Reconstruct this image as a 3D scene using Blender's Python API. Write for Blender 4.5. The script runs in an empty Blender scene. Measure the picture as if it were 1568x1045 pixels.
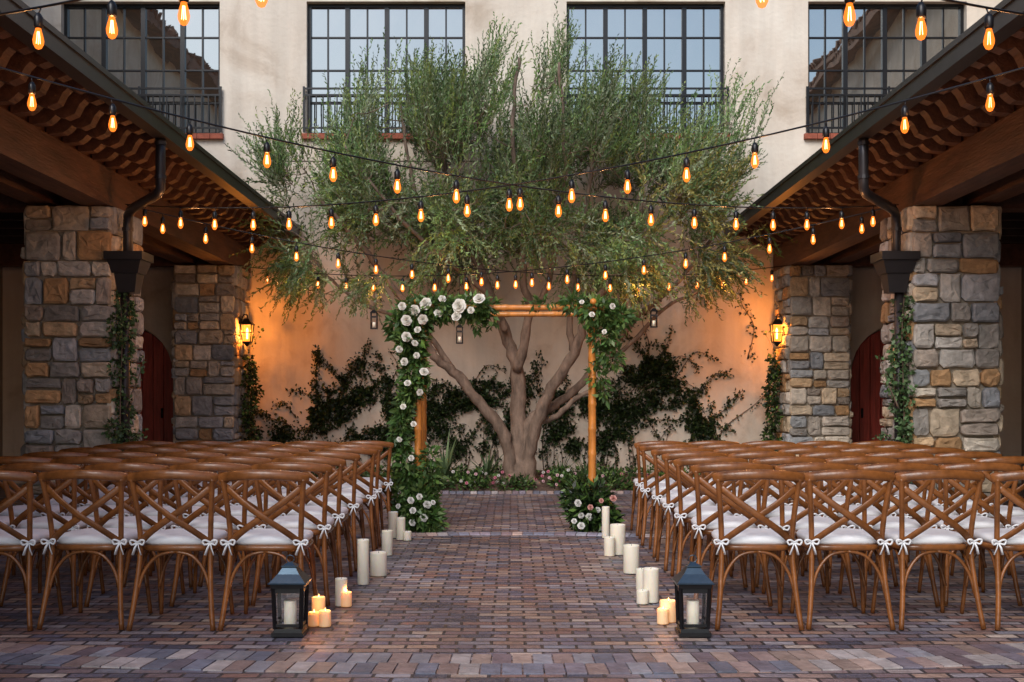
import bpy, math, random
import numpy as np
from mathutils import Vector, Matrix
random.seed(7); rng=np.random.default_rng(7)
scene=bpy.context.scene
COL=scene.collection
# ------------------------------------------------------------------ helpers
def link(o,parent=None):
    COL.objects.link(o)
    if parent: o.parent=parent
    return o
def empty(name,loc=(0,0,0),parent=None):
    e=bpy.data.objects.new(name,None); e.location=loc; e.empty_display_size=.2
    return link(e,parent)
class MB:
    def __init__(s): s.v=[];s.f=[];s.m=[];s.c=[];s.s=[]
    def add(s,vs,fs,m=0,col=(1,1,1),smooth=False):
        b=len(s.v); s.v+= [tuple(p) for p in vs]; s.c+=[col]*len(vs)
        for f in fs: s.f.append(tuple(b+i for i in f)); s.m.append(m); s.s.append(smooth)
    def box(s,a,b,m=0,col=(1,1,1)):
        x0,y0,z0=a;x1,y1,z1=b
        if x0>x1:x0,x1=x1,x0
        if y0>y1:y0,y1=y1,y0
        s.add([(x0,y0,z0),(x1,y0,z0),(x1,y1,z0),(x0,y1,z0),(x0,y0,z1),(x1,y0,z1),(x1,y1,z1),(x0,y1,z1)],
          [(0,3,2,1),(4,5,6,7),(0,1,5,4),(1,2,6,5),(2,3,7,6),(3,0,4,7)],m,col)
    def frustum(s,c,z0,z1,a0,a1,m=0,col=(1,1,1),b0=None,b1=None):
        b0=b0 or a0; b1=b1 or a1; x,y=c
        s.add([(x-a0,y-b0,z0),(x+a0,y-b0,z0),(x+a0,y+b0,z0),(x-a0,y+b0,z0),(x-a1,y-b1,z1),(x+a1,y-b1,z1),(x+a1,y+b1,z1),(x-a1,y+b1,z1)],
          [(0,3,2,1),(4,5,6,7),(0,1,5,4),(1,2,6,5),(2,3,7,6),(3,0,4,7)],m,col)
    def tube(s,pts,r,n=8,m=0,col=(1,1,1),flat=None,cap=True,smooth=True):
        P=[Vector(p) for p in pts]; k=len(P)
        R=[r]*k if isinstance(r,(int,float)) else list(r)
        vs=[];up=None
        for i in range(k):
            t=(P[min(i+1,k-1)]-P[max(i-1,0)])
            if t.length<1e-9: t=Vector((0,0,1))
            t.normalize()
            if up is None:
                up=Vector((0,0,1)) if abs(t.z)<.9 else Vector((0,1,0))
            a=(up-t*up.dot(t))
            if a.length<1e-6: a=Vector((1,0,0))-t*t.x
            a.normalize(); up=a; b=t.cross(a)
            fx,fy=(flat if flat else (1,1))
            for j in range(n):
                th=2*math.pi*j/n
                vs.append(P[i]+a*(math.cos(th)*R[i]*fx)+b*(math.sin(th)*R[i]*fy))
        fs=[]
        for i in range(k-1):
            for j in range(n):
                j2=(j+1)%n
                fs.append((i*n+j,i*n+j2,(i+1)*n+j2,(i+1)*n+j))
        if cap: fs.append(tuple(range(n-1,-1,-1))); fs.append(tuple((k-1)*n+j for j in range(n)))
        s.add(vs,fs,m,col,smooth)
    def lathe(s,c,prof,n=16,m=0,col=(1,1,1),smooth=True):
        vs=[];fs=[]
        for (r,z) in prof:
            for j in range(n):
                th=2*math.pi*j/n; vs.append((c[0]+r*math.cos(th),c[1]+r*math.sin(th),c[2]+z))
        for i in range(len(prof)-1):
            for j in range(n):
                j2=(j+1)%n; fs.append((i*n+j,i*n+j2,(i+1)*n+j2,(i+1)*n+j))
        fs.append(tuple(range(n-1,-1,-1))); fs.append(tuple((len(prof)-1)*n+j for j in range(n)))
        s.add(vs,fs,m,col,smooth)
    def prism(s,pts,y0,y1,m=0,col=(1,1,1)):   # pts in XZ
        n=len(pts)
        vs=[(x,y0,z) for x,z in pts]+[(x,y1,z) for x,z in pts]
        fs=[tuple(range(n)),tuple(range(2*n-1,n-1,-1))]+[(i,i+n,(i+1)%n+n,(i+1)%n) for i in range(n)]
        s.add(vs,fs,m,col)
    def mesh(s,name,mats):
        me=bpy.data.meshes.new(name); me.from_pydata(s.v,[],s.f)
        for mt in mats: me.materials.append(mt)
        me.polygons.foreach_set('material_index',s.m)
        me.polygons.foreach_set('use_smooth',s.s)
        a=me.color_attributes.new('Col','FLOAT_COLOR','POINT')
        arr=np.ones((len(s.v),4),dtype=np.float32); arr[:,:3]=np.array(s.c,dtype=np.float32).reshape(-1,3)
        a.data.foreach_set('color',arr.ravel()); me.update(); return me
    def obj(s,name,mats,parent=None,loc=(0,0,0),recalc=False):
        me=s.mesh(name,mats)
        if recalc:
            import bmesh
            bm=bmesh.new(); bm.from_mesh(me); bmesh.ops.recalc_face_normals(bm,faces=bm.faces); bm.to_mesh(me); bm.free()
        o=bpy.data.objects.new(name,me); o.location=loc
        return link(o,parent)
def smooth_path(pts,k=4):
    P=[Vector(p) for p in pts]; out=[]
    for i in range(len(P)-1):
        p0=P[max(i-1,0)];p1=P[i];p2=P[i+1];p3=P[min(i+2,len(P)-1)]
        for j in range(k):
            t=j/k
            out.append(.5*((2*p1)+(p2-p0)*t+(2*p0-5*p1+4*p2-p3)*t*t+(3*p1-p0-3*p2+p3)*t**3))
    out.append(P[-1]); return out
def nrm(a): return a/np.maximum(np.linalg.norm(a,axis=1,keepdims=True),1e-9)
def leaves(name,base,d,L,W,cols,mat,parent=None,fold=.25):
    n=len(base); d=nrm(d); rv=rng.normal(size=(n,3)); side=nrm(np.cross(d,rv)); up=np.cross(side,d)
    L=np.asarray(L).reshape(-1,1)*np.ones((n,1)); W=np.asarray(W).reshape(-1,1)*np.ones((n,1))
    mid=base+d*L*.45
    v=np.stack([base,mid+side*W*.5+up*W*fold,base+d*L-up*L*.08,mid-side*W*.5+up*W*fold],1).reshape(-1,3)
    me=bpy.data.meshes.new(name)
    me.vertices.add(4*n); me.vertices.foreach_set('co',v.astype(np.float32).ravel())
    me.loops.add(4*n); me.loops.foreach_set('vertex_index',np.arange(4*n,dtype=np.int32))
    me.polygons.add(n); me.polygons.foreach_set('loop_start',np.arange(0,4*n,4,dtype=np.int32))
    me.polygons.foreach_set('loop_total',np.full(n,4,dtype=np.int32))
    me.update(calc_edges=True); me.materials.append(mat)
    a=me.color_attributes.new('Col','FLOAT_COLOR','POINT')
    c=np.ones((4*n,4),dtype=np.float32); c[:,:3]=np.repeat(cols,4,axis=0); a.data.foreach_set('color',c.ravel())
    me.validate()
    o=bpy.data.objects.new(name,me); return link(o,parent)
# ------------------------------------------------------------------ materials
def M(name,base=(.5,.5,.5),rough=.6,var=.2,scale=6,bump=0.,bscale=30,attr=False,metal=0.,stretch=(1,1,1),spec=.5,trans=0,sss=0,glow=0):
    m=bpy.data.materials.new(name); m.use_nodes=True; nt=m.node_tree; N=nt.nodes; Lk=nt.links
    b=N['Principled BSDF']; b.inputs['Roughness'].default_value=rough; b.inputs['Metallic'].default_value=metal
    b.inputs['Specular IOR Level'].default_value=spec
    tc=N.new('ShaderNodeTexCoord'); mp=N.new('ShaderNodeMapping'); mp.inputs['Scale'].default_value=stretch
    Lk.new(tc.outputs['Object'],mp.inputs['Vector'])
    no=N.new('ShaderNodeTexNoise'); no.inputs['Scale'].default_value=scale; no.inputs['Detail'].default_value=5
    no.inputs['Roughness'].default_value=.65
    Lk.new(mp.outputs[0],no.inputs['Vector'])
    mr=N.new('ShaderNodeMapRange'); mr.inputs['From Min'].default_value=.3; mr.inputs['From Max'].default_value=.7
    mr.inputs['To Min'].default_value=1-var; mr.inputs['To Max'].default_value=1+var
    Lk.new(no.outputs['Fac'],mr.inputs['Value'])
    vm=N.new('ShaderNodeVectorMath'); vm.operation='SCALE'
    if attr:
        at=N.new('ShaderNodeAttribute'); at.attribute_name='Col'; Lk.new(at.outputs['Color'],vm.inputs[0])
    else: vm.inputs[0].default_value=base
    Lk.new(mr.outputs[0],vm.inputs['Scale']); Lk.new(vm.outputs[0],b.inputs['Base Color'])
    if bump:
        n2=N.new('ShaderNodeTexNoise'); n2.inputs['Scale'].default_value=bscale; n2.inputs['Detail'].default_value=5
        Lk.new(mp.outputs[0],n2.inputs['Vector'])
        bp=N.new('ShaderNodeBump'); bp.inputs['Strength'].default_value=bump; bp.inputs['Distance'].default_value=.02
        Lk.new(n2.outputs['Fac'],bp.inputs['Height']); Lk.new(bp.outputs[0],b.inputs['Normal'])
    if sss:
        b.inputs['Subsurface Weight'].default_value=sss; b.inputs['Subsurface Scale'].default_value=.03
        b.inputs['Subsurface Radius'].default_value=(1,.6,.3)
    if glow:
        b.inputs['Emission Color'].default_value=(1,.38,.1,1); b.inputs['Emission Strength'].default_value=glow
        m.cycles.emission_sampling='NONE'
    if trans:
        tr=N.new('ShaderNodeBsdfTranslucent'); Lk.new(vm.outputs[0],tr.inputs['Color'])
        mx=N.new('ShaderNodeMixShader'); mx.inputs[0].default_value=trans
        Lk.new(b.outputs[0],mx.inputs[1]); Lk.new(tr.outputs[0],mx.inputs[2])
        Lk.new(mx.outputs[0],N['Material Output'].inputs['Surface'])
    return m
def emis_glass(name,col,strength,transp):
    m=bpy.data.materials.new(name); m.use_nodes=True; nt=m.node_tree; N=nt.nodes; N.remove(N['Principled BSDF'])
    e=N.new('ShaderNodeEmission'); e.inputs[0].default_value=(*col,1); e.inputs[1].default_value=strength
    t=N.new('ShaderNodeBsdfTransparent'); mx=N.new('ShaderNodeMixShader'); mx.inputs[0].default_value=1-transp
    nt.links.new(t.outputs[0],mx.inputs[1]); nt.links.new(e.outputs[0],mx.inputs[2])
    m.cycles.emission_sampling='NONE'
    nt.links.new(mx.outputs[0],N['Material Output'].inputs['Surface']); return m
def clear_glass(name,refl):
    m=bpy.data.materials.new(name); m.use_nodes=True; nt=m.node_tree; N=nt.nodes; N.remove(N['Principled BSDF'])
    g=N.new('ShaderNodeBsdfGlossy'); g.inputs['Roughness'].default_value=.03
    t=N.new('ShaderNodeBsdfTransparent'); mx=N.new('ShaderNodeMixShader'); mx.inputs[0].default_value=refl
    nt.links.new(t.outputs[0],mx.inputs[1]); nt.links.new(g.outputs[0],mx.inputs[2])
    nt.links.new(mx.outputs[0],N['Material Output'].inputs['Surface']); return m

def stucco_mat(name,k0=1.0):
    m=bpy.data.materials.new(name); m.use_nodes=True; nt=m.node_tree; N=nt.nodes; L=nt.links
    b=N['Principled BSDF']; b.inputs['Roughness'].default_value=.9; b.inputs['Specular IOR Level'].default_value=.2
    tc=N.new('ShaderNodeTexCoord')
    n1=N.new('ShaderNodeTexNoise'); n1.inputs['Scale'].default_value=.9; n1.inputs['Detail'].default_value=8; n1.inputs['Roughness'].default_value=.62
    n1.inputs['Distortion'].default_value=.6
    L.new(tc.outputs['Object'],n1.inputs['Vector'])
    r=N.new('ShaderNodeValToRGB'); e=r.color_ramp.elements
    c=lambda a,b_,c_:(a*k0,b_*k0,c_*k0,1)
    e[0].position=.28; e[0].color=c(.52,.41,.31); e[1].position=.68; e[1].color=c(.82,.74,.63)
    k=e.new(.45); k.color=c(.74,.64,.53)
    L.new(n1.outputs['Fac'],r.inputs['Fac'])
    mp=N.new('ShaderNodeMapping'); mp.inputs['Scale'].default_value=(5,5,.35); L.new(tc.outputs['Object'],mp.inputs['Vector'])
    n3=N.new('ShaderNodeTexNoise'); n3.inputs['Scale'].default_value=1; n3.inputs['Detail'].default_value=5; L.new(mp.outputs[0],n3.inputs['Vector'])
    mr=N.new('ShaderNodeMapRange'); mr.inputs['From Min'].default_value=.35; mr.inputs['From Max'].default_value=.65; mr.inputs['To Min'].default_value=.9; mr.inputs['To Max'].default_value=1.04
    L.new(n3.outputs['Fac'],mr.inputs['Value'])
    vm=N.new('ShaderNodeVectorMath'); vm.operation='SCALE'; L.new(r.outputs[0],vm.inputs[0]); L.new(mr.outputs[0],vm.inputs['Scale'])
    L.new(vm.outputs[0],b.inputs['Base Color'])
    n2=N.new('ShaderNodeTexNoise'); n2.inputs['Scale'].default_value=14; n2.inputs['Detail'].default_value=8; L.new(tc.outputs['Object'],n2.inputs['Vector'])
    bp=N.new('ShaderNodeBump'); bp.inputs['Strength'].default_value=.4; bp.inputs['Distance'].default_value=.02
    L.new(n2.outputs['Fac'],bp.inputs['Height']); L.new(bp.outputs[0],b.inputs['Normal'])
    return m
def paver_mat():
    m=bpy.data.materials.new('brick_pavers'); m.use_nodes=True; nt=m.node_tree; N=nt.nodes; L=nt.links
    b=N['Principled BSDF']; b.inputs['Specular IOR Level'].default_value=.6
    tc=N.new('ShaderNodeTexCoord')
    nd=N.new('ShaderNodeTexNoise'); nd.inputs['Scale'].default_value=3; nd.inputs['Detail'].default_value=2; L.new(tc.outputs['Object'],nd.inputs['Vector'])
    sc=N.new('ShaderNodeVectorMath'); sc.operation='MULTIPLY_ADD'; sc.inputs[1].default_value=(.04,.04,0); 
    L.new(nd.outputs['Color'],sc.inputs[0]); L.new(tc.outputs['Object'],sc.inputs[2])
    br=N.new('ShaderNodeTexBrick'); br.inputs['Scale'].default_value=1; br.inputs['Brick Width'].default_value=.18; br.inputs['Row Height'].default_value=.09
    br.inputs['Mortar Size'].default_value=.009; br.inputs['Mortar Smooth'].default_value=.3; br.inputs['Color1'].default_value=(0,0,0,1); br.inputs['Color2'].default_value=(1,1,1,1); br.inputs['Mortar'].default_value=(.5,.5,.5,1)
    L.new(sc.outputs[0],br.inputs['Vector'])
    r=N.new('ShaderNodeValToRGB'); e=r.color_ramp.elements; e[0].position=0; e[0].color=(.07,.075,.11,1); e[1].position=1; e[1].color=(.55,.47,.42,1)
    for p,c in ((.18,(.17,.16,.22)),(.33,(.28,.15,.12)),(.46,(.22,.24,.31)),(.6,(.35,.22,.17)),(.72,(.17,.13,.15)),(.85,(.38,.36,.40)),(.93,(.42,.27,.20))):
        k=e.new(p); k.color=(*c,1)
    L.new(br.outputs['Color'],r.inputs['Fac'])
    n1=N.new('ShaderNodeTexNoise'); n1.inputs['Scale'].default_value=.8; n1.inputs['Detail'].default_value=9; n1.inputs['Roughness'].default_value=.75; L.new(tc.outputs['Object'],n1.inputs['Vector'])
    mr=N.new('ShaderNodeMapRange'); mr.inputs['From Min'].default_value=.3; mr.inputs['From Max'].default_value=.7; mr.inputs['To Min'].default_value=.5; mr.inputs['To Max'].default_value=1.35
    L.new(n1.outputs['Fac'],mr.inputs['Value'])
    vm=N.new('ShaderNodeVectorMath'); vm.operation='SCALE'; L.new(r.outputs[0],vm.inputs[0]); L.new(mr.outputs[0],vm.inputs['Scale'])
    mx=N.new('ShaderNodeMixRGB'); L.new(br.outputs['Fac'],mx.inputs[0]); L.new(vm.outputs[0],mx.inputs[1]); mx.inputs[2].default_value=(.04,.037,.042,1)
    L.new(mx.outputs[0],b.inputs['Base Color'])
    n2=N.new('ShaderNodeTexNoise'); n2.inputs['Scale'].default_value=22; n2.inputs['Detail'].default_value=5; L.new(tc.outputs['Object'],n2.inputs['Vector'])
    mt=N.new('ShaderNodeMath'); mt.operation='MULTIPLY_ADD'; L.new(br.outputs['Fac'],mt.inputs[0]); mt.inputs[1].default_value=-1.0; L.new(n2.outputs['Fac'],mt.inputs[2])
    m3=N.new('ShaderNodeMath'); m3.operation='MULTIPLY_ADD'; L.new(br.outputs['Color'],m3.inputs[0]); m3.inputs[1].default_value=.5; L.new(mt.outputs[0],m3.inputs[2])
    bp=N.new('ShaderNodeBump'); bp.inputs['Strength'].default_value=1.; bp.inputs['Distance'].default_value=.022
    L.new(m3.outputs[0],bp.inputs['Height']); L.new(bp.outputs[0],b.inputs['Normal'])
    m4=N.new('ShaderNodeMapRange'); m4.inputs['To Min'].default_value=.22; m4.inputs['To Max'].default_value=.55; L.new(n2.outputs['Fac'],m4.inputs['Value']); L.new(m4.outputs[0],b.inputs['Roughness'])
    return m
stucco=stucco_mat('stucco'); stucco_dark=stucco_mat('shaded_stucco',.32); pavers=paver_mat()  # darker stucco copy carries the arcade's interior shade in its colour
wood_beam=M('beam_wood',(.11,.045,.023),.6,.45,5,.4,20,stretch=(3,.4,3))
wood_x=M('dark_wood',(.04,.022,.015),.7,.4,5,.3,20)
bronze=M('bronze_metal',(.045,.042,.045),.4,.15,5,metal=.5)
black=M('black_metal',(.012,.012,.014),.35,.15,9,metal=.3)
lantmetal=M('lantern_metal_sky_tint',(.06,.10,.14),.3,.25,12,metal=.7)  # blue base colour paints the sky's reflection onto the lantern roof
brickred=M('sill_brick',(.34,.09,.05),.8,.3,14,.3)
tile=M('roof_tile',(.22,.10,.06),.8,.45,3,.3)
stone=M('field_stone',rough=.8,var=.34,scale=9,bump=1.,bscale=14,attr=True,spec=.3)
mortar=M('mortar',(.33,.29,.23),.95,.2,12,.6,30)
paverA=M('edge_paver',rough=.5,var=.3,scale=9,bump=.5,bscale=30,attr=True)
chairwood=M('chair_wood',(.20,.072,.019),.27,.55,7,.08,40,stretch=(1,1,1))
cloth=M('white_cloth',(.82,.85,.88),.8,.05,10,.15,40)
wax=M('candle_wax',(.85,.80,.66),.5,.04,8,sss=.35)
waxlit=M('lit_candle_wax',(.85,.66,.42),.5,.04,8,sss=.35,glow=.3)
wick=M('wick',(.02,.02,.02),.9,.1)
redwood=M('red_door_wood',(.42,.06,.04),.42,.45,4,.2,20,stretch=(6,6,.5))
bark=M('bark',(.19,.135,.10),.85,.55,9,1.,18,stretch=(1,1,.4))
twigm=M('twig_bark',(.20,.18,.11),.8,.3,9)
leafm=M('leaf',rough=.42,var=.15,scale=3,attr=True,trans=.32,spec=.5)
vineleaf=M('vine_leaf',rough=.45,var=.2,scale=6,attr=True,trans=.12,spec=.4)
petal=M('petal',rough=.6,var=.05,attr=True,trans=.2)
bamboo=M('bamboo',(.62,.23,.045),.35,.3,6,.1,stretch=(4,4,.8))
soil=M('soil',(.09,.055,.04),.95,.4,10,.8,25)
earth=M('earth',(.16,.13,.10),.95,.3,2,.3)
bulbm=emis_glass('bulb_glass',(1,.20,.02),2.0,.35)
filam=emis_glass('filament',(1,.50,.16),30,0)
flamem=emis_glass('candle_flame',(1,.5,.15),9,0)
sconce_glass=emis_glass('sconce_glass',(1,.27,.03),2.6,.35)
paneglass=clear_glass('lantern_glass',.12)
wg=bpy.data.materials.new('window_glass'); wg.use_nodes=True; nt=wg.node_tree; N=nt.nodes; N.remove(N['Principled BSDF'])
g=N.new('ShaderNodeBsdfGlossy'); g.inputs['Roughness'].default_value=.015; g.inputs['Color'].default_value=(.95,.93,.86,1)
dd=N.new('ShaderNodeBsdfDiffuse'); dd.inputs['Color'].default_value=(.03,.025,.02,1)
mx=N.new('ShaderNodeMixShader'); mx.inputs[0].default_value=.52
nz=N.new('ShaderNodeTexNoise'); nz.inputs['Scale'].default_value=1.3; tcw=N.new('ShaderNodeTexCoord'); nt.links.new(tcw.outputs['Object'],nz.inputs['Vector'])
bpw=N.new('ShaderNodeBump'); bpw.inputs['Strength'].default_value=.12; bpw.inputs['Distance'].default_value=.05; nt.links.new(nz.outputs['Fac'],bpw.inputs['Height']); nt.links.new(bpw.outputs[0],g.inputs['Normal'])
nt.links.new(dd.outputs[0],mx.inputs[1]); nt.links.new(g.outputs[0],mx.inputs[2]); nt.links.new(mx.outputs[0],N['Material Output'].inputs['Surface'])

# ------------------------------------------------------------------ ground
mb=MB(); mb.add([(-600,-600,-.02),(600,-600,-.02),(600,600,-.02),(-600,600,-.02)],[(0,1,2,3)]); mb.obj('ground',[earth])
mb=MB(); mb.add([(-8,-14,0),(8,-14,0),(8,17.9,0),(-8,17.9,0)],[(0,1,2,3)]); mb.obj('brick_paving',[pavers])
PC=[(.19,.17,.21),(.26,.19,.18),(.15,.16,.21),(.32,.24,.21),(.26,.26,.30),(.36,.33,.33),(.17,.13,.15)]
def band(mb,cx,cy,R,a0,a1,bw,bl,rows,z,gain=1):
    for k in range(rows):
        r0=R+k*(bl+.008); n=int((a1-a0)*r0/bw)
        for i in range(n):
            t0=a0+(a1-a0)*(i+.04)/n; t1=a0+(a1-a0)*(i+.96)/n
            c=random.choice(PC); f=random.uniform(.8,1.35)*gain; c=tuple(x*f for x in c); h=z+random.uniform(0,.003)
            q=[(r0,t0),(r0,t1),(r0+bl,t1),(r0+bl,t0)]
            t=[(cx+r*math.sin(a),cy+r*math.cos(a),h) for r,a in q]; lo=[(p[0],p[1],-.01) for p in t]
            mb.add(lo+t,[(4,7,6,5),(0,1,5,4),(1,2,6,5),(2,3,7,6),(3,0,4,7)],0,c)
mb=MB(); band(mb,0,5.85+14,14,math.pi-.33,math.pi+.33,.1,.2,2,.006,1.)
band(mb,0,11.0-5.2,5.2,-.62,.62,.1,.2,1,.006,1.6)
mb.obj('paver_border',[paverA],recalc=True)

# ------------------------------------------------------------------ building
B=empty('stucco_building')
WY=17.7; ZS=5.35; ZH=7.38; HW=1.215
WC=[-5.69,-1.93,2.05,5.75]
def arch(cx,hw,zs,n=14):
    pts=[(cx-hw,0)]
    for i in range(n+1):
        a=math.pi-math.pi*i/n; pts.append((cx+hw*math.cos(a),zs+hw*math.sin(a)))
    pts.append((cx+hw,0)); return pts
mb=MB()
out=[(-12,0)]+arch(-5.95,.76,1.68)+arch(5.95,.76,1.68)+[(12,0),(12,ZS),(-12,ZS)]
mb.prism(out,WY,WY+.35)
edges=[-12]+sum([[c-HW,c+HW] for c in WC],[])+[12]
for i in range(0,len(edges),2): mb.box((edges[i],WY,ZS),(edges[i+1],WY+.35,ZH))
mb.box((-12,WY,ZH),(12,WY+.35,9.6))
mb.box((-12,WY+.6,0),(12,WY+.7,9.6))
mb.obj('wall',[stucco],B,recalc=True)
mb=MB(); mb.box((-3.5,WY-.004,4.925),(3.6,WY+.01,4.94)); mb.obj('wall_control_joint',[wood_x],B)
mb=MB(); mb.prism([(-12.5,9.55),(12.5,9.55),(12.5,9.7),(-12.5,9.7)],WY-.7,WY+3); mb.obj('main_roof',[wood_x],B)
for c in WC:
    mb=MB(); y=WY+.17
    x0=c-HW;x1=c+HW; W=x1-x0
    mb.box((x0,y-.05,ZS),(x0+.05,y+.05,ZH)); mb.box((x1-.05,y-.05,ZS),(x1,y+.05,ZH))
    mb.box((x0+.05,y-.05,ZS),(x1-.05,y+.05,ZS+.05)); mb.box((x0+.05,y-.05,ZH-.05),(x1-.05,y+.05,ZH))
    for i in (1,2,3):
        xx=x0+W*i/4; mb.box((xx-.035,y-.045,ZS+.05),(xx+.035,y+.045,ZH-.05))
    for i in range(4):
        xx=x0+W*(i+.5)/4; mb.box((xx-.012,y-.025,ZS+.05),(xx+.012,y+.02,ZH-.05))
        for j in (1,2,3):
            zz=ZS+(ZH-ZS)*j/4; xa=x0+W*i/4+.035; xb=x0+W*(i+1)/4-.035
            mb.box((xa,y-.022,zz-.012),(xb,y+.017,zz+.012))
    mb.obj('window_frame',[black],B)
    mb=MB()
    for i in range(8):
        for j in range(4):
            xa=x0+W*i/8;xb=x0+W*(i+1)/8;za=ZS+(ZH-ZS)*j/4;zb=za+(ZH-ZS)/4
            a=random.uniform(-.0012,.0012);b2=random.uniform(-.0012,.0012)
            mb.add([(xa,y+a,za),(xb,y-a+b2,za),(xb,y+b2,zb),(xa,y-b2,zb)],[(0,1,2,3)])
    mb.obj('window_glass',[wg],B)
    mb=MB(); n=13
    for i in range(n): 
        xa=x0-.07+(W+.14)*i/n; xb=x0-.07+(W+.14)*(i+1)/n-.008
        mb.box((xa,WY-.08,ZS-.085),(xb,WY+.12,ZS-.006))
    mb.obj('brick_sill',[brickred],B)
    mb=MB(); yr=WY-.06
    for zz in (6.03,5.93,5.43): mb.box((x0-.04,yr-.012,zz-.014),(x1+.04,yr+.012,zz+.014))
    k=23
    for i in range(k):
        xx=x0+W*(i+.5)/k; mb.box((xx-.009,yr-.009,5.446),(xx+.009,yr+.009,5.914))
    for xx in (x0-.03,c,x1+.03): mb.box((xx-.016,yr-.016,5.36),(xx+.016,yr+.016,6.06))
    for xx in (x0-.03,x1+.03): mb.box((xx-.01,yr+.016,5.9),(xx+.01,WY,5.92)); mb.box((xx-.01,yr+.016,5.44),(xx+.01,WY,5.46))
    mb.obj('balcony_railing',[black],B)
for sx in (-1,1):
    mb=MB(); cx=5.95*sx; k=9
    for i in range(k):
        xa=-.74+1.48*i/k; xb=-.74+1.48*(i+1)/k-.012
        f=lambda x: 1.66+math.sqrt(max(0,.74**2-x*x))
        mb.prism([(cx+xa,0.02),(cx+xb,0.02),(cx+xb,f(xb)),(cx+xa,f(xa))],WY+.16,WY+.22)
    mb.tube([(cx+sx*-.55,WY+.13,1.0),(cx+sx*-.55,WY+.13,1.15)],.02,8,1)
    mb.obj('arched_door',[redwood,black],B,recalc=True)
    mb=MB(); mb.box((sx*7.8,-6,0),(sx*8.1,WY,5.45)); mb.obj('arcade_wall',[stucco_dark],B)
    mb=MB(); mb.box((sx*7.8,-6,5.62),(sx*8.1,WY,9.0)); mb.obj('wing_wall',[stucco],B)
    mb=MB(); mb.prism([(sx*7.3,8.95),(sx*11.5,10.5),(sx*11.5,10.65),(sx*7.3,9.1)],-6.4,WY-.02)
    for i in range(80): mb.tube([(sx*7.28,-6.3+i*.3,9.12),(sx*11.4,-6.3+i*.3,10.64)],.09,6)
    mb.obj('wing_roof',[tile],B,recalc=True)
    mb=MB(); mb.prism([(sx*3.38,3.90),(sx*7.8,5.5),(sx*7.8,5.6),(sx*3.38,3.93)],-6,WY-.003)
    mb.obj('eave_boards',[wood_x],B,recalc=True)
    mb=MB()
    for i in range(78): mb.tube([(sx*3.5,-5.85+i*.3,3.975),(sx*7.78,-5.85+i*.3,5.61)],[.05,.085],6)
    mb.obj('arcade_roof_tiles',[tile],B)
    mb=MB()
    z=lambda x:3.895+(x-3.36)*.36
    y=-5.5
    while y<WY-.15:
        pr=[(3.40,z(3.40)),(3.40,3.84),(3.43,3.79),(3.50,3.765),(3.56,3.79),(3.60,3.75),(3.64,3.67),(3.72,3.635),(3.80,3.66),(3.84,3.62),(3.88,3.595),(4.02,3.585),(4.02,z(4.02))]
        mb.prism([(sx*a,b) for a,b in pr],y,y+.12); y+=.36
    mb.obj('rafter_tails',[wood_beam],B,recalc=True)
    mb=MB()
    mb.box((sx*4.0,-6,3.22),(sx*4.28,WY-.003,3.583)); mb.box((sx*4.04,-6,3.583),(sx*4.2,WY-.003,4.12))
    mb.box((sx*4.6,-6,3.25),(sx*4.85,WY-.003,3.58))
    for yc in (1.7,6.83,11.93,17.0): mb.box((sx*4.28,yc-.13,3.24),(sx*7.8,yc+.13,3.56))
    mb.obj('arcade_beams',[wood_beam],B,recalc=True)
    mb=MB(); mb.box((sx*4.86,-6,3.60),(sx*7.79,WY-.003,3.66))
    for i in range(34): mb.box((sx*4.86,-5.5+i*.68,3.5),(sx*7.79,-5.4+i*.68,3.598))
    mb.obj('arcade_ceiling',[wood_x],B)
    mb=MB()
    mb.box((sx*3.25,-6,3.76),(sx*3.385,WY-.01,3.895)); mb.box((sx*3.235,-6,3.88),(sx*3.40,WY-.01,3.925))
    p1=[(3.33,10.95,3.8),(3.33,10.95,3.6),(3.33,10.95,3.36),(3.335,10.96,3.29),(3.37,11.0,3.25),(3.45,11.1,3.235),(3.72,11.42,3.195),(3.80,11.52,3.175),(3.845,11.58,3.13),(3.855,11.6,3.05),(3.855,11.6,2.9),(3.855,11.6,2.6)]
    mb.tube([(sx*a,b,c) for a,b,c in p1],.048,12)
    for (a,b,c) in ((3.33,10.95,3.7),(3.33,10.95,3.38),(3.855,11.6,2.98)): mb.lathe((sx*a,b,c),[(.056,0),(.056,.035)],12,smooth=False)
    mb.frustum((sx*3.85,11.62),2.55,2.68,.13,.17); mb.frustum((sx*3.85,11.62),2.68,2.76,.19,.19); mb.frustum((sx*3.85,11.62),2.36,2.55,.085,.115)
    mb.tube([(sx*3.89,11.62,2.4),(sx*3.89,11.62,.1)],.045,10)
    mb.obj('gutter_and_downspout',[bronze],B)
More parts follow.
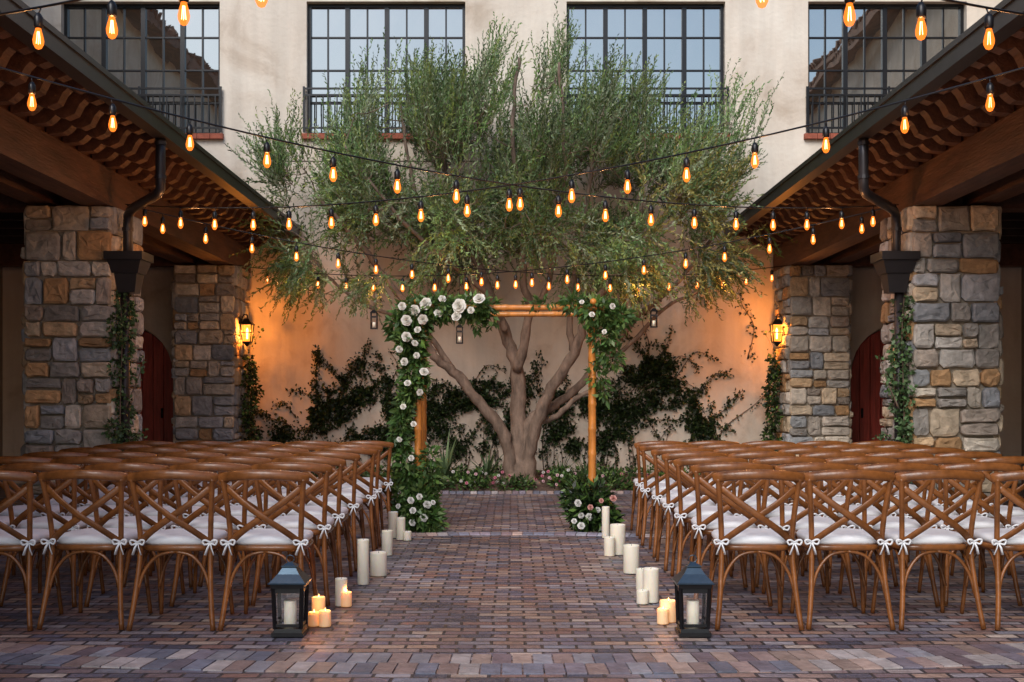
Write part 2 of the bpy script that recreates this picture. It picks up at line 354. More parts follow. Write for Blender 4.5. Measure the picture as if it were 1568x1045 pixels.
# ------------------------------------------------------------------ stone pillars
PAL=[(.44,.42,.38),(.30,.32,.34),(.38,.40,.41),(.58,.47,.33),(.52,.32,.16),(.64,.58,.48),(.46,.41,.34),(.33,.31,.28),(.52,.47,.40),(.47,.45,.41),(.62,.51,.37),(.40,.41,.42),(.36,.31,.26),(.56,.40,.24)]
def pillar(xin,y0,sx,h=3.22,w=.87):
    mb=MB(); xo=xin+sx*w; xa,xb=min(xin,xo),max(xin,xo); y1=y0+w
    mb.box((xa+.03,y0+.03,0),(xb-.03,y1-.03,h-.005),1)
    def face(o,u,nv,width):
        z=0.0
        o=Vector(o);u=Vector(u);nv=Vector(nv)
        while z<h-.02:
            ch=random.uniform(.14,.30)
            if h-z-ch<.12: ch=h-z
            x=0
            while x<width-.01:
                cw=random.uniform(.14,.38)
                if width-x-cw<.13: cw=width-x
                subs=[(z,ch)]
                if ch>.2 and random.random()<.45:
                    s=random.uniform(.35,.65); subs=[(z,ch*s),(z+ch*s,ch*(1-s))]
                for (zz,hh) in subs:
                    g=.009; c=random.choice(PAL); f=random.uniform(.7,1.25); c=tuple(v*f for v in c)
                    dep=random.uniform(.012,.055)
                    L0,L1,Z0,Z1=x+g,x+cw-g,zz+g,zz+hh-g
                    j=lambda s=.014: random.uniform(-s,s)
                    k=min(.04,cw*.2,hh*.22)
                    ol=[(L0+k*random.random(),Z0+j()*.5),((L0+L1)/2,Z0+j()*.8),(L1-k*random.random(),Z0+j()*.5),(L1+j()*.5,Z0+k),(L1+j()*.5,Z1-k),(L1-k*random.random(),Z1+j()*.5),((L0+L1)/2,Z1+j()*.8),(L0+k*random.random(),Z1+j()*.5),(L0+j()*.5,Z1-k),(L0+j()*.5,Z0+k)]
                    n=len(ol); cx=(L0+L1)/2; cz=(Z0+Z1)/2
                    def P(a,b,d): 
                        q=o+u*a+nv*d; return (q.x,q.y,min(b,h-.004) )
                    r0=[P(a,b,-.05) for a,b in ol]; r1=[P(a,b,dep*.55+j(.004)) for a,b in ol]
                    r2=[P(cx+(a-cx)*.86,cz+(b-cz)*.82,dep+j(.008)) for a,b in ol]
                    r3=[P(cx+(a-cx)*.4+j(),cz+(b-cz)*.4+j(),dep+j(.012)) for a,b in ol]
                    vs=r0+r1+r2+r3; fs=[]
                    for a in range(3):
                        for i in range(n): fs.append((a*n+i,a*n+(i+1)%n,(a+1)*n+(i+1)%n,(a+1)*n+i))
                    fs.append(tuple(3*n+i for i in range(n)))
                    mb.add(vs,fs,0,c)
                x+=cw
            z+=ch
    face((xa,y0,0),(1,0,0),(0,-1,0),w); face((xa,y1,0),(1,0,0),(0,1,0),w)
    face((xa,y0,0),(0,1,0),(-1,0,0),w); face((xb,y0,0),(0,1,0),(1,0,0),w)
    return mb.obj('stone_pillar',[stone,mortar],recalc=True)
for sx in (-1,1):
    for y0 in (6.2,11.5,16.6): pillar(sx*3.98,y0,sx)
# ------------------------------------------------------------------ wall lanterns
def light(name,loc,power,col,r=.03,parent=None):
    l=bpy.data.lights.new(name,'POINT'); l.energy=power; l.color=col; l.shadow_soft_size=r
    o=bpy.data.objects.new(name,l); o.location=loc; return link(o,parent)
for sx in (-1,1):
    e=empty('wall_lantern',(sx*3.86,16.85,2.27)); mb=MB()
    mb.box((sx*.115,-.05,-.1),(sx*.09,.05,.2)); mb.tube(smooth_path([(sx*.1,0,.12),(sx*.05,0,.25),(0,0,.24),(0,0,.17)]),.01,6)
    mb.frustum((0,0),.11,.19,.09,.03); mb.frustum((0,0),.10,.115,.095,.095); mb.frustum((0,0),-.16,-.14,.065,.065); mb.frustum((0,0),-.21,-.16,.01,.05)
    for a in (-1,1):
        for b in (-1,1): mb.tube([(a*.06,b*.06,-.14),(a*.078,b*.078,.10)],.009,5)
        mb.box((a*.074-.003,-.07,-.02),(a*.074+.003,.07,-.008)); mb.box((-.07,a*.074-.003,-.02),(.07,a*.074+.003,-.008))
    mb.obj('frame',[black],e)
    mb=MB(); mb.frustum((0,0),-.135,.095,.052,.068); mb.obj('glass',[sconce_glass],e)
    mb=MB(); mb.lathe((0,0,-.1),[(.012,0),(.012,.09),(.018,.12),(.002,.16)],8); mb.obj('bulb',[filam],e)
    light('lamp',(0,0,.0),170,(1,.30,.04),.05,e)
# ------------------------------------------------------------------ string lights
def string(a,b,sag,start,spacing=.49,pw=20):
    e=empty('string_lights'); a=Vector(a);b=Vector(b); L=(b-a).length
    P=lambda t:a.lerp(b,t)-Vector((0,0,sag*4*t*(1-t)))
    mb=MB(); mb.tube([P(i/40) for i in range(41)],.0065,5); d=start; fb=MB(); gb=MB(); cnt=0
    while d<L-.1:
        p=P(d/L); q=p+Vector((random.uniform(-.012,.012),random.uniform(-.012,.012),0))
        mb.tube([p,q-Vector((0,0,.04))],.004,5)
        mb.lathe(q-Vector((0,0,.105)),[(.019,0),(.023,.01),(.023,.05),(.013,.068),(.006,.074)],8)
        gb.lathe(q-Vector((0,0,.205)),[(.003,0),(.015,.006),(.025,.026),(.027,.042),(.022,.066),(.015,.09),(.013,.10)],10)
        for k in range(4):
            an=k*math.pi/2+.4
            fb.tube([(q.x+.004*math.cos(an),q.y+.004*math.sin(an),q.z-.12),(q.x+.009*math.cos(an),q.y+.009*math.sin(an),q.z-.178)],.0017,3)
        if cnt%3==1: light('bulb_light',(q.x,q.y,q.z-.16),pw,(1,.42,.14),.02,e)
        cnt+=1
        d+=spacing*random.uniform(.94,1.06)
    mb.obj('wire',[black],e); fb.obj('filaments',[filam],e); gb.obj('bulbs',[bulbm],e)
for s in (-1,1):
    string((s*3.7,6.5,3.36),(-s*3.9,1.3,3.5),.36,.3)
    string((s*3.6,6.4,3.36),(-s*3.86,11.55,3.24),.36,.42)
    string((s*3.86,11.6,3.24),(-s*3.95,16.7,3.22),.38,.35)
# ------------------------------------------------------------------ chairs
def chair_mesh():
    mb=MB(); W=0
    for s in (-1,1):
        mb.tube(smooth_path([(s*.235,-.285,0),(s*.212,-.245,.2),(s*.198,-.2,.44),(s*.205,-.215,.62),(s*.222,-.255,.80),(s*.228,-.268,.845)],4),[.0155]*8+[.016]*13,8)
        mb.tube(smooth_path([(s*.215,.225,0),(s*.198,.195,.25),(s*.185,.18,.45)],4),[.013]*4+[.017]*5,8)
        mb.tube(smooth_path([(-s*.215,-.245,.80),(-s*.12,-.272,.72),(0,-.278-.008*s,.635),(s*.12,-.255,.55),(s*.195,-.208,.485)],4),.019,8,flat=(1,.32))
        mb.tube(smooth_path([(s*.213,-.243,.17),(s*.2,-.19,.32),(s*.19,-.10,.415),(s*.19,0,.43),(s*.19,.09,.415),(s*.195,.165,.32),(s*.205,.2,.17)],3),.009,6)
        for (yy,zz) in ((-.222,.0),(.19,.0)):
            mb.tube(smooth_path([(s*.211,yy-.015,.17),(s*.175,yy,.31),(s*.10,yy+.01,.405),(0,yy+.015,.43)],4),.010,6)
    mb.tube(smooth_path([(-.25,-.245,.845),(-.222,-.268,.855),(-.12,-.305,.868),(0,-.318,.873),(.12,-.305,.868),(.222,-.268,.855),(.25,-.245,.845)],4),[.02]+[.028]*23+[.02],10,flat=(1,.5))
    def rsq(a,b,z,r=.5,n=28,y0=0):
        out=[]
        for i in range(n):
            t=2*math.pi*i/n; c,s_=math.cos(t),math.sin(t); p=.5
            out.append((a*math.copysign(abs(c)**p,c),y0+b*math.copysign(abs(s_)**p,s_),z))
        return out
    def stack(rings,m):
        n=len(rings[0]); vs=sum(rings,[]); fs=[(k*n+i,k*n+(i+1)%n,(k+1)*n+(i+1)%n,(k+1)*n+i) for k in range(len(rings)-1) for i in range(n)]
        fs.append(tuple(range(n-1,-1,-1))); fs.append(tuple((len(rings)-1)*n+i for i in range(n))); mb.add(vs,fs,m,(1,1,1),True)
    stack([rsq(.205,.21,.432),rsq(.215,.22,.438),rsq(.217,.222,.455),rsq(.21,.215,.466)],0)
    stack([rsq(.20,.2,.466,y0=.005),rsq(.215,.212,.478,y0=.005),rsq(.217,.214,.497,y0=.005),rsq(.205,.203,.512,y0=.005),rsq(.16,.16,.52,y0=.005),rsq(.08,.08,.521,y0=.005)],1)
    for s in (-1,1):
        o=Vector((s*.205,-.228,.485))
        for dx,dz in ((1,.5),(-1,.45)):
            mb.tube(smooth_path([o,o+Vector((dx*.022,-.014,dz*.03)),o+Vector((dx*.04,-.012,dz*.02)),o+Vector((dx*.03,-.01,-.012)),o],3),.006,5,1)
        for dx in (-.02,.016):
            mb.tube([o,o+Vector((dx*.6,-.014,-.03)),o+Vector((dx*1.3,-.008,-.07))],[.006,.007,.009],5,1,flat=(1,.4))
        mb.tube(smooth_path([(s*.17,-.17,.48),(s*.2,-.225,.485),(s*.225,-.21,.485),(s*.19,-.17,.48)],3),.006,5,1)
    return mb.mesh('cross_back_chair',[chairwood,cloth])
cm=chair_mesh()
for s in (-1,1):
    for r in range(7):
        for c in range(5):
            o=bpy.data.objects.new('cross_back_chair',cm)
            o.location=(s*(1.385+c*.515+random.uniform(-.015,.015)),6.75+r*.74+random.uniform(-.03,.03),0.004)
            o.rotation_euler=(0,0,random.uniform(-.05,.05)); link(o)
# ------------------------------------------------------------------ candles
CA=[]
for px,yt,yb,w in [(555,828,897,18),(578,848,884,26),(592,814,852,17),(601,785,825,15),(613,794,828,14),(623,815,829,13),(521,888,930,19),(529,909,931,17),(486,917,955,21),(479,940,961,17),(496,938,962,19),
                   (928,777,825,12),(947,805,851,24),(934,824,853,17),(968,837,880,25),(998,873,925,25),(983,873,905,17),(985,906,927,19),(1025,923,955,27),(1016,935,958,18)]:
    k=1.3/(yb-610); CA.append(((px-784)*k,1770*k+w*k/2,w*k/2,(yb-yt)*k))
for i,(x,y,r,h) in enumerate(CA):
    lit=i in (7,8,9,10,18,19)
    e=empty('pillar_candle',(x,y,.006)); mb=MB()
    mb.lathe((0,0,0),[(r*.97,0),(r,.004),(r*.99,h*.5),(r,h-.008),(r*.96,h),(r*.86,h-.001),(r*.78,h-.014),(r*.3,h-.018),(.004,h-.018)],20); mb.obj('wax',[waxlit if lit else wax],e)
    mb=MB(); mb.tube([(0,0,h-.018),(.001,0,h),(.003,0,h+.004)],.0015,5); mb.obj('wick',[wick],e)
    if lit:
        mb=MB(); mb.lathe((.002,0,h-.004),[(.001,0),(.0032,.006),(.003,.011),(.0008,.02)],8); mb.obj('flame',[flamem],e)
        light('flame_light',(0,0,h+.012),.3,(1,.38,.1),.01,e)
# ------------------------------------------------------------------ floor lanterns
for x in (-1.22,.995):
    e=empty('floor_lantern',(x,6.36,.006)); mb=MB()
    mb.frustum((0,0),0,.02,.088,.088); mb.frustum((0,0),.02,.04,.078,.075)
    for a in (-1,1):
        for b in (-1,1): mb.tube([(a*.07,b*.07,.04),(a*.078,b*.078,.265)],.012,4,smooth=False)
        mb.box((a*.072-.004,-.07,.05),(a*.072+.004,.07,.066)); mb.box((-.07,a*.072-.004,.05),(.07,a*.072+.004,.066))
        mb.box((a*.076-.004,-.07,.235),(a*.076+.004,.07,.262)); mb.box((-.07,a*.076-.004,.235),(.07,a*.076+.004,.262))
    mb.frustum((0,0),.262,.285,.088,.092)
    mb.obj('frame',[black],e)
    mb=MB(); mb.frustum((0,0),.285,.292,.102,.104); mb.frustum((0,0),.292,.335,.098,.06); mb.frustum((0,0),.335,.372,.058,.034); mb.frustum((0,0),.372,.378,.042,.042); mb.frustum((0,0),.378,.395,.034,.012)
    mb.tube([(0.022*math.cos(t),0,.412+.02*math.sin(t)) for t in np.linspace(0,2*math.pi,17)],.003,5); mb.obj('roof',[lantmetal],e)
    mb=MB(); 
    for a in (-1,1):
        mb.add([(a*.068,-.062,.062),(a*.068,.062,.062),(a*.076,.068,.262),(a*.076,-.068,.262)],[(0,1,2,3)]); mb.add([(-.062,a*.068,.062),(.062,a*.068,.062),(.068,a*.076,.262),(-.068,a*.076,.262)],[(0,1,2,3)])
    mb.obj('panes',[paneglass],e)
    mb=MB(); mb.lathe((0,0,.04),[(.034,0),(.035,.003),(.035,.14),(.03,.145),(.02,.138),(.003,.138)],18); mb.obj('candle',[wax],e)
# ------------------------------------------------------------------ foliage helpers
def blob_leaves(cs,leaf,wid,pal,droop=.3):
    B_=[];D=[];C=[];Ls=[]
    for (x,y,z,rx,ry,rz,n) in cs:
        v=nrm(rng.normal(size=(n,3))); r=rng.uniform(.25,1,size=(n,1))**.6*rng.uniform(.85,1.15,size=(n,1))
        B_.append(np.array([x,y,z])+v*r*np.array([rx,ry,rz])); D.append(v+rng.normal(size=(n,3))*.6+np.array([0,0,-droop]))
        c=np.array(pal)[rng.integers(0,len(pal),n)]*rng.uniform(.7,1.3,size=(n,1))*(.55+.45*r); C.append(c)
        Ls.append(rng.uniform(.6,1.3,n))
    B_=np.vstack(B_);D=np.vstack(D);C=np.vstack(C);Ls=np.concatenate(Ls)
    return B_,D,leaf*Ls,wid*Ls,C
GREEN=[(.08,.17,.04),(.14,.26,.055),(.07,.14,.045),(.19,.30,.09),(.10,.21,.06)]
DARK=[(.018,.036,.012),(.03,.06,.018),(.013,.025,.01),(.05,.085,.025)]
def rose(mb,c,r,col):
    c=Vector(c); f=Vector((random.uniform(-.5,.5),-1,random.uniform(-.2,.7))).normalized()
    a=f.cross(Vector((0,0,1))).normalized(); b=a.cross(f)
    for k,(n,ro,op) in enumerate(((3,.22,.75),(4,.42,.62),(5,.68,.42),(6,.95,.12))):
        for i in range(n):
            t=2*math.pi*(i+k*.37)/n; w=math.pi/n*1.45
            P=lambda rr,tt,h:c+(a*math.cos(tt)+b*math.sin(tt))*rr*r+f*h*r
            sh=random.uniform(.9,1.05); cc=tuple(x*sh*(.9+.035*k) for x in col)
            mb.add([P(ro*.2,t,-.05+.1*k*0),P(ro*.85,t-w,op*.85),P(ro*1.05,t-w*.5,op),P(ro*1.12,t,op*1.05),P(ro*1.05,t+w*.5,op),P(ro*.85,t+w,op*.85)],[(0,1,2,3),(0,3,4,5)],0,cc,True)
def blades(mb,c,n,L,w,pal,spread=1.,m=0):
    for i in range(n):
        az=random.uniform(0,2*math.pi); el=random.uniform(.35,1.35)/spread; l=L*random.uniform(.6,1.1)
        d=Vector((math.cos(az)*math.cos(el),math.sin(az)*math.cos(el),math.sin(el))); s=Vector((-math.sin(az),math.cos(az),0))
        p=Vector(c); vs=[];col=random.choice(pal); f=random.uniform(.7,1.3); col=tuple(x*f for x in col); K=5
        for k in range(K+1):
            ww=w*(1-(k/K)**1.5)+.001; vs+= [p-s*ww,p+s*ww]; p=p+d*l/K; d=(d+Vector((0,0,-.16))).normalized()
        mb.add(vs,[(2*k,2*k+1,2*k+3,2*k+2) for k in range(K)],m,col,True)
# ------------------------------------------------------------------ wedding arch
A=empty('wedding_arch',(0,0,0)); YA=11.5
mb=MB()
def bam(p,q,r=.033):
    p=Vector(p);q=Vector(q); L=(q-p).length; n=int(L/.24); pts=[];rs=[]
    for i in range(n+1):
        for dt,k in ((-.03,1.0),(-.012,1.12),(.0,1.16),(.012,1.12),(.03,1.0)):
            t=i/n+dt/L*1.0
            if 0<=t<=1: pts.append(p.lerp(q,t)); rs.append(r*k)
    mb.tube(pts,rs,12)
for x in (-.935,.80):
    bam((x,YA,0),(x,YA,2.24),.036); bam((x+.02,YA+.5,0),(x+.02,YA+.5,2.2),.028)
bam((-1.05,YA-.03,2.2),(.93,YA-.05,2.2),.03); bam((-1.03,YA+.53,2.17),(.92,YA+.53,2.18),.027)
for x in (-.935,.80): bam((x,YA-.12,2.255),(x+.02,YA+.65,2.24),.027)
mb.obj('bamboo_frame',[bamboo],A)
cs=[(-.95,YA-.05,2.12,.2,.18,.17,520),(-.72,YA-.08,2.2,.22,.17,.13,520),(-.45,YA-.05,2.2,.2,.14,.11,380),(-.27,YA-.03,2.22,.12,.1,.08,140),(-1.12,YA-.03,2.02,.12,.12,.14,200),(-1.0,YA-.08,1.9,.15,.14,.15,320)]
z=1.78
while z>.35:
    w_=.13 if z>1.35 else .09
    cs.append((-1.02+.06*math.sin(z*5)-(.03 if z<1.4 else 0),YA-.07,z,w_,.08,.09,int(120*(w_/.12)**1.5)+10)); z-=.09
cs+=[(-.82,YA-.06,.72,.08,.08,.12,90),(-.82,YA-.06,.5,.14,.12,.14,190),(-.35,YA-.05,2.08,.07,.06,.14,70),(-.2,YA-.04,2.1,.05,.05,.12,40),
 (.85,YA-.06,2.17,.2,.14,.13,360),(1.04,YA-.05,2.1,.15,.12,.13,260),(.62,YA-.03,2.24,.16,.1,.07,150),(.9,YA-.05,1.92,.15,.11,.15,220),(.98,YA-.04,1.72,.13,.1,.15,150),(.84,YA-.05,1.54,.09,.08,.15,100),(.92,YA-.05,1.38,.05,.05,.1,36),(.3,YA-.03,2.25,.2,.07,.03,70)]
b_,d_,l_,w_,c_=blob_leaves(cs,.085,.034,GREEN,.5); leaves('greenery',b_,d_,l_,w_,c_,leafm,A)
mb=MB()
for i in range(18):
    bx=random.choice([(-1.1,2.1),(-.3,2.2),(-1.1,1.8),(1.05,2.1),(.95,1.8),(-.6,2.3),(.6,2.28),(-1.08,1.2)]); blades(mb,(bx[0],YA-.08,bx[1]),3,.3,.008,GREEN,1.2)
mb.obj('sprays',[leafm],A)
mb=MB()
for (x,z,r) in [(-.84,2.22,.065),(-.95,2.16,.055),(-1.03,2.06,.055),(-.51,2.2,.072),(-.32,2.27,.06),(-.54,2.1,.05),(-.87,2.07,.05),(-1.03,1.9,.05),(-.95,1.84,.035),(-.86,1.56,.045),(-1.05,1.66,.04),(-.9,1.36,.035),(-1.07,2.2,.04),(-.68,2.27,.04),(-.92,1.97,.035),(-.93,1.72,.032),(-.4,2.16,.035),(-1.02,1.45,.035),(.78,2.12,.03),(.98,2.2,.03),(-.72,2.13,.045),(-1.1,1.78,.035),(.68,2.24,.025),(.9,1.95,.025),(-1.06,1.22,.03),(-.96,1.05,.03),(-1.1,.9,.028),(-.98,.72,.03)]:
    rose(mb,(x,YA-.21-random.uniform(0,.04),z),r,(.88,.87,.80))
mb.obj('white_roses',[petal],A)
for cx,fern in ((-.95,0),(.78,1)):
    e=empty('flower_arrangement',(0,0,0))
    cs=[(cx,YA-.12,.17,.22,.2,.17,900),(cx+.05,YA-.1,.32,.15,.14,.14,350),(cx-.12,YA-.05,.3,.15,.13,.13,250),(cx+.15,YA-.2,.1,.12,.12,.1,250)]
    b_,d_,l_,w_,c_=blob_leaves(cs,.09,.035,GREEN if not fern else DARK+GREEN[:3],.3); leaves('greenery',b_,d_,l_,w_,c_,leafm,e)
    mb=MB(); blades(mb,(cx,YA-.1,.15),65 if fern else 28,.56 if fern else .42,.012,GREEN,1.1); mb.obj('fern_blades',[leafm],e)
    mb=MB()
    for i in range(9): 
        rose(mb,(cx+random.uniform(-.2,.2),YA-.34+random.uniform(-.02,.03),random.uniform(.06,.38)),random.uniform(.022,.042),(.82,.82,.78) if not(fern and i%4==0) else (.75,.4,.35))
    mb.obj('blooms',[petal],e)
# ------------------------------------------------------------------ planting bed
TY=16.3
mb=MB(); n=40; fr=[]
for i in range(n+1):
    x=-3.8+7.6*i/n; fr.append((x,17.7-1.85*max(0,1-(abs(x)/3.8)**3.2)**.5))
vs=[];fs=[]
for j in range(9):
    for (x,y) in fr:
        t=j/8; yy=y+(17.69-y)*t; vs.append((x,yy,.02+.18*min(1,t*3)*max(0,1-(x/3.8)**2)+(random.uniform(-.012,.012) if j else 0)))
for j in range(8):
    for i in range(n): a=j*(n+1)+i; fs.append((a,a+1,a+n+2,a+n+1))
mb.add(vs,fs,0,(1,1,1),True); mb.obj('planting_bed_soil',[soil])
mb=MB()
for i in range(n):
    (x0,y0),(x1,y1)=fr[i],fr[i+1]
    L=math.hypot(x1-x0,y1-y0); k=max(1,round(L/.1))
    for q in range(k):
        t0=q/k+.03;t1=(q+1)/k-.03; c=random.choice(PC); f=random.uniform(.9,1.4); c=tuple(v*f for v in c)
        a=(x0+(x1-x0)*t0,y0+(y1-y0)*t0); b=(x0+(x1-x0)*t1,y0+(y1-y0)*t1); nx,ny=(y1-y0)/L,-(x1-x0)/L; h=.035+random.uniform(-.004,.004)
        mb.add([(a[0]+nx*.1,a[1]+ny*.1,0),(b[0]+nx*.1,b[1]+ny*.1,0),(b[0],b[1],0),(a[0],a[1],0),(a[0]+nx*.1,a[1]+ny*.1,h),(b[0]+nx*.1,b[1]+ny*.1,h),(b[0],b[1],h),(a[0],a[1],h)],[(4,5,6,7),(0,1,5,4),(1,2,6,5),(2,3,7,6),(3,0,4,7)],0,c)
mb.obj('planting_bed_edging',[paverA],recalc=True)
cs=[]
for i in range(150):
    x=random.uniform(-3.3,3.3); f=17.7-1.85*max(0,1-(abs(x)/3.8)**3.2)**.5
    y=f+.06+random.random()**2*1.2
    if abs(x-.1)<.35 and abs(y-TY)<.3: continue
    cs.append((x,min(y,17.5),.10+.1*min(1,(y-f)*2),.15,.12,.07+.08*random.random(),80))
b_,d_,l_,w_,c_=blob_leaves(cs,.06,.03,GREEN+DARK[:2],-.3); gc=leaves('ground_cover_plants',b_,d_,l_,w_,c_,leafm)
mb=MB()
for i in range(60):
    x=random.uniform(-2,2.2); f=17.7-1.85*max(0,1-(abs(x)/3.8)**3.2)**.5
    rose(mb,(x,f+random.uniform(-.06,.3),random.uniform(.12,.3)),.022,random.choice([(.7,.25,.35),(.8,.55,.6),(.8,.78,.75)]))
mb.obj('bed_blooms',[petal],gc)
for (x,y,L,nn,w) in [(-.95,16.4,.75,30,.028),(-.35,16.6,.55,22,.02),(-3.35,17.2,.6,26,.02),(1.05,16.3,.5,26,.016),(-3.8,17.0,.5,20,.02),(.7,16.7,.45,20,.016)]:
    mb=MB(); blades(mb,(x,y,.14 if abs(x)<3.3 else .02),nn,L,w,[(.10,.18,.08),(.16,.25,.11),(.08,.13,.06)],.9); mb.obj('strap_leaf_plant',[leafm])
# ------------------------------------------------------------------ climbing vines
def vine(name,stems,mass,leaf=.06,pal=DARK,flatwall=False):
    e=empty(name); mb=MB(); Bs=[]
    for st in stems:
        p=smooth_path(st,6); mb.tube(p,[.009*(1-.7*i/len(p)) for i in range(len(p))],5)
        for i,q in enumerate(p):
            for k in range(random.choice((0,2,4,7))): Bs.append(np.array(q)+rng.normal(size=3)*np.array([.035,.015,.035])+np.array([0,-.02,0])) 
    if mb.v: mb.obj('stems',[bark],e)
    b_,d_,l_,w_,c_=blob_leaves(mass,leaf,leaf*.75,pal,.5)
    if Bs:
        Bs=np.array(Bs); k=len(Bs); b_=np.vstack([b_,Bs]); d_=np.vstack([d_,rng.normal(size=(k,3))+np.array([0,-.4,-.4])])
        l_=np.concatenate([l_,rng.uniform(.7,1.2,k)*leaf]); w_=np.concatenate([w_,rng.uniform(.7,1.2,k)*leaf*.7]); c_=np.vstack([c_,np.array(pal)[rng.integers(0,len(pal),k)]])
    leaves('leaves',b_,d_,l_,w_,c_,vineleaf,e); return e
def wallmass(poly,n,stn,seed):
    random.seed(seed); ms=[];sts=[]
    xs=[p[0] for p in poly]; zs=[p[1] for p in poly]
    for i in range(n):
        x=random.uniform(xs[0],xs[-1]); zt=float(np.interp(x,xs,zs)); z=random.uniform(max(.35,zt-1.0),zt)
        if math.sin(x*5.1+seed)*math.cos(z*6.3+seed*2)<-.05 and z<zt-.12: continue
        s=random.uniform(.035,.10); ms.append((x,17.65,z,s*1.2,.03,s*1.0,int(2000*s*s*3)+8))
    for i in range(stn):
        x=random.uniform(xs[0],xs[-1]); zt=float(np.interp(x,xs,zs)); p=[(x,17.68,zt-.3)]; a=random.gauss(0,.8)
        if random.random()<.3: a+=math.pi*.55*random.choice((-1,1))
        for k in range(random.randint(4,9)):
            p.append((p[-1][0]+.13*math.sin(a),17.68,p[-1][2]+.11*math.cos(a))); a+=random.uniform(-.6,.6)
        sts.append(p)
    for i in range(stn//2):
        x=random.uniform(xs[0],xs[-1]); sts.append([(x,17.68,.12),(x+random.uniform(-.1,.1),17.68,.5),(x+random.uniform(-.2,.2),17.68,.9)])
    return sts,ms
EXT={3:[[(-2.6,17.68,1.5),(-2.45,17.68,1.75),(-2.2,17.68,1.85),(-2.05,17.68,1.75)],[(-3.3,17.68,1.0),(-3.5,17.68,1.25),(-3.6,17.68,1.2)],[(-2.0,17.68,1.4),(-1.75,17.68,1.75),(-1.85,17.68,2.0)]],
 5:[[(-.6,17.68,1.5),(-.4,17.68,1.8),(-.15,17.68,1.75)],[(.2,17.68,1.4),(.45,17.68,1.75),(.4,17.68,2.0)]],
 8:[[(2.2,17.68,1.6),(2.25,17.68,1.9),(2.4,17.68,2.2),(2.45,17.68,2.4)],[(2.4,17.68,1.8),(2.6,17.68,1.95),(2.85,17.68,1.75)],[(2.1,17.68,1.8),(1.9,17.68,2.1),(1.7,17.68,2.25)],[(3.1,17.68,.6),(3.3,17.68,.9),(3.7,17.68,1.2),(4.0,17.68,1.5)],[(2.0,17.68,1.7),(2.1,17.68,2.1),(2.0,17.68,2.5),(2.2,17.68,2.8),(2.7,17.68,3.0),(3.0,17.68,2.7)],[(3.6,17.68,1.9),(3.7,17.68,2.4),(3.5,17.68,2.8),(3.6,17.68,3.2)],[(2.5,17.68,1.6),(2.8,17.68,2.0),(3.1,17.68,1.9)]]}
for poly,n,s,seed in (([(-3.6,.8),(-3.2,1.2),(-2.6,1.62),(-2.2,1.45),(-1.85,1.3),(-1.6,1.2)],175,26,3),([(-1.6,1.1),(-1.2,1.25),(-.6,1.55),(-.1,1.5),(.3,1.5)],110,20,5),([(.45,1.3),(.9,1.4),(1.4,1.25),(1.9,1.85),(2.3,1.95),(2.7,1.4),(3.05,.8)],250,34,8)):
    st,ms=wallmass(poly,n,s,seed)
    vine('climbing_vine',st+EXT[seed],ms,.055)
random.seed(21)
for sx in (-1,1):
    ms=[]; z=.1
    while z<2.35:
        k=1.35-.38*z+.35*math.sin(z*4.3+sx); k=max(.35,k)
        ms.append((sx*(3.95-.08*random.random()*k),11.56+random.uniform(-.1,.2),z,.10*k*random.uniform(.7,1.3),.15*k,.1,int(90*k))); z+=.075
    vine('climbing_vine',[[(sx*3.85,11.5,.1),(sx*3.9,11.5,1),(sx*3.88,11.5,1.9),(sx*3.9,11.5,2.3)],[(sx*3.85,11.5,1.2),(sx*3.72,11.5,1.5),(sx*3.66,11.5,1.7)],[(sx*3.85,11.5,.8),(sx*3.7,11.45,.95),(sx*3.62,11.4,.9)]],ms,.05,[(.07,.14,.05),(.11,.22,.08),(.16,.27,.12),(.05,.09,.035)])
    ms=[]; z=.1
    while z<1.9:
        k=max(.3,1.2-.4*z+.2*math.sin(z*5)); ms.append((sx*(3.85-.03*k),17.0+random.uniform(-.25,.3),z,.12*k,.22*k,.1,int(85*k))); z+=.08
    vine('climbing_vine',[[(sx*3.85,17,.1),(sx*3.9,17.1,1),(sx*3.86,17,1.9),(sx*3.75,17.2,2.3)]],ms,.055,DARK+GREEN[:2])
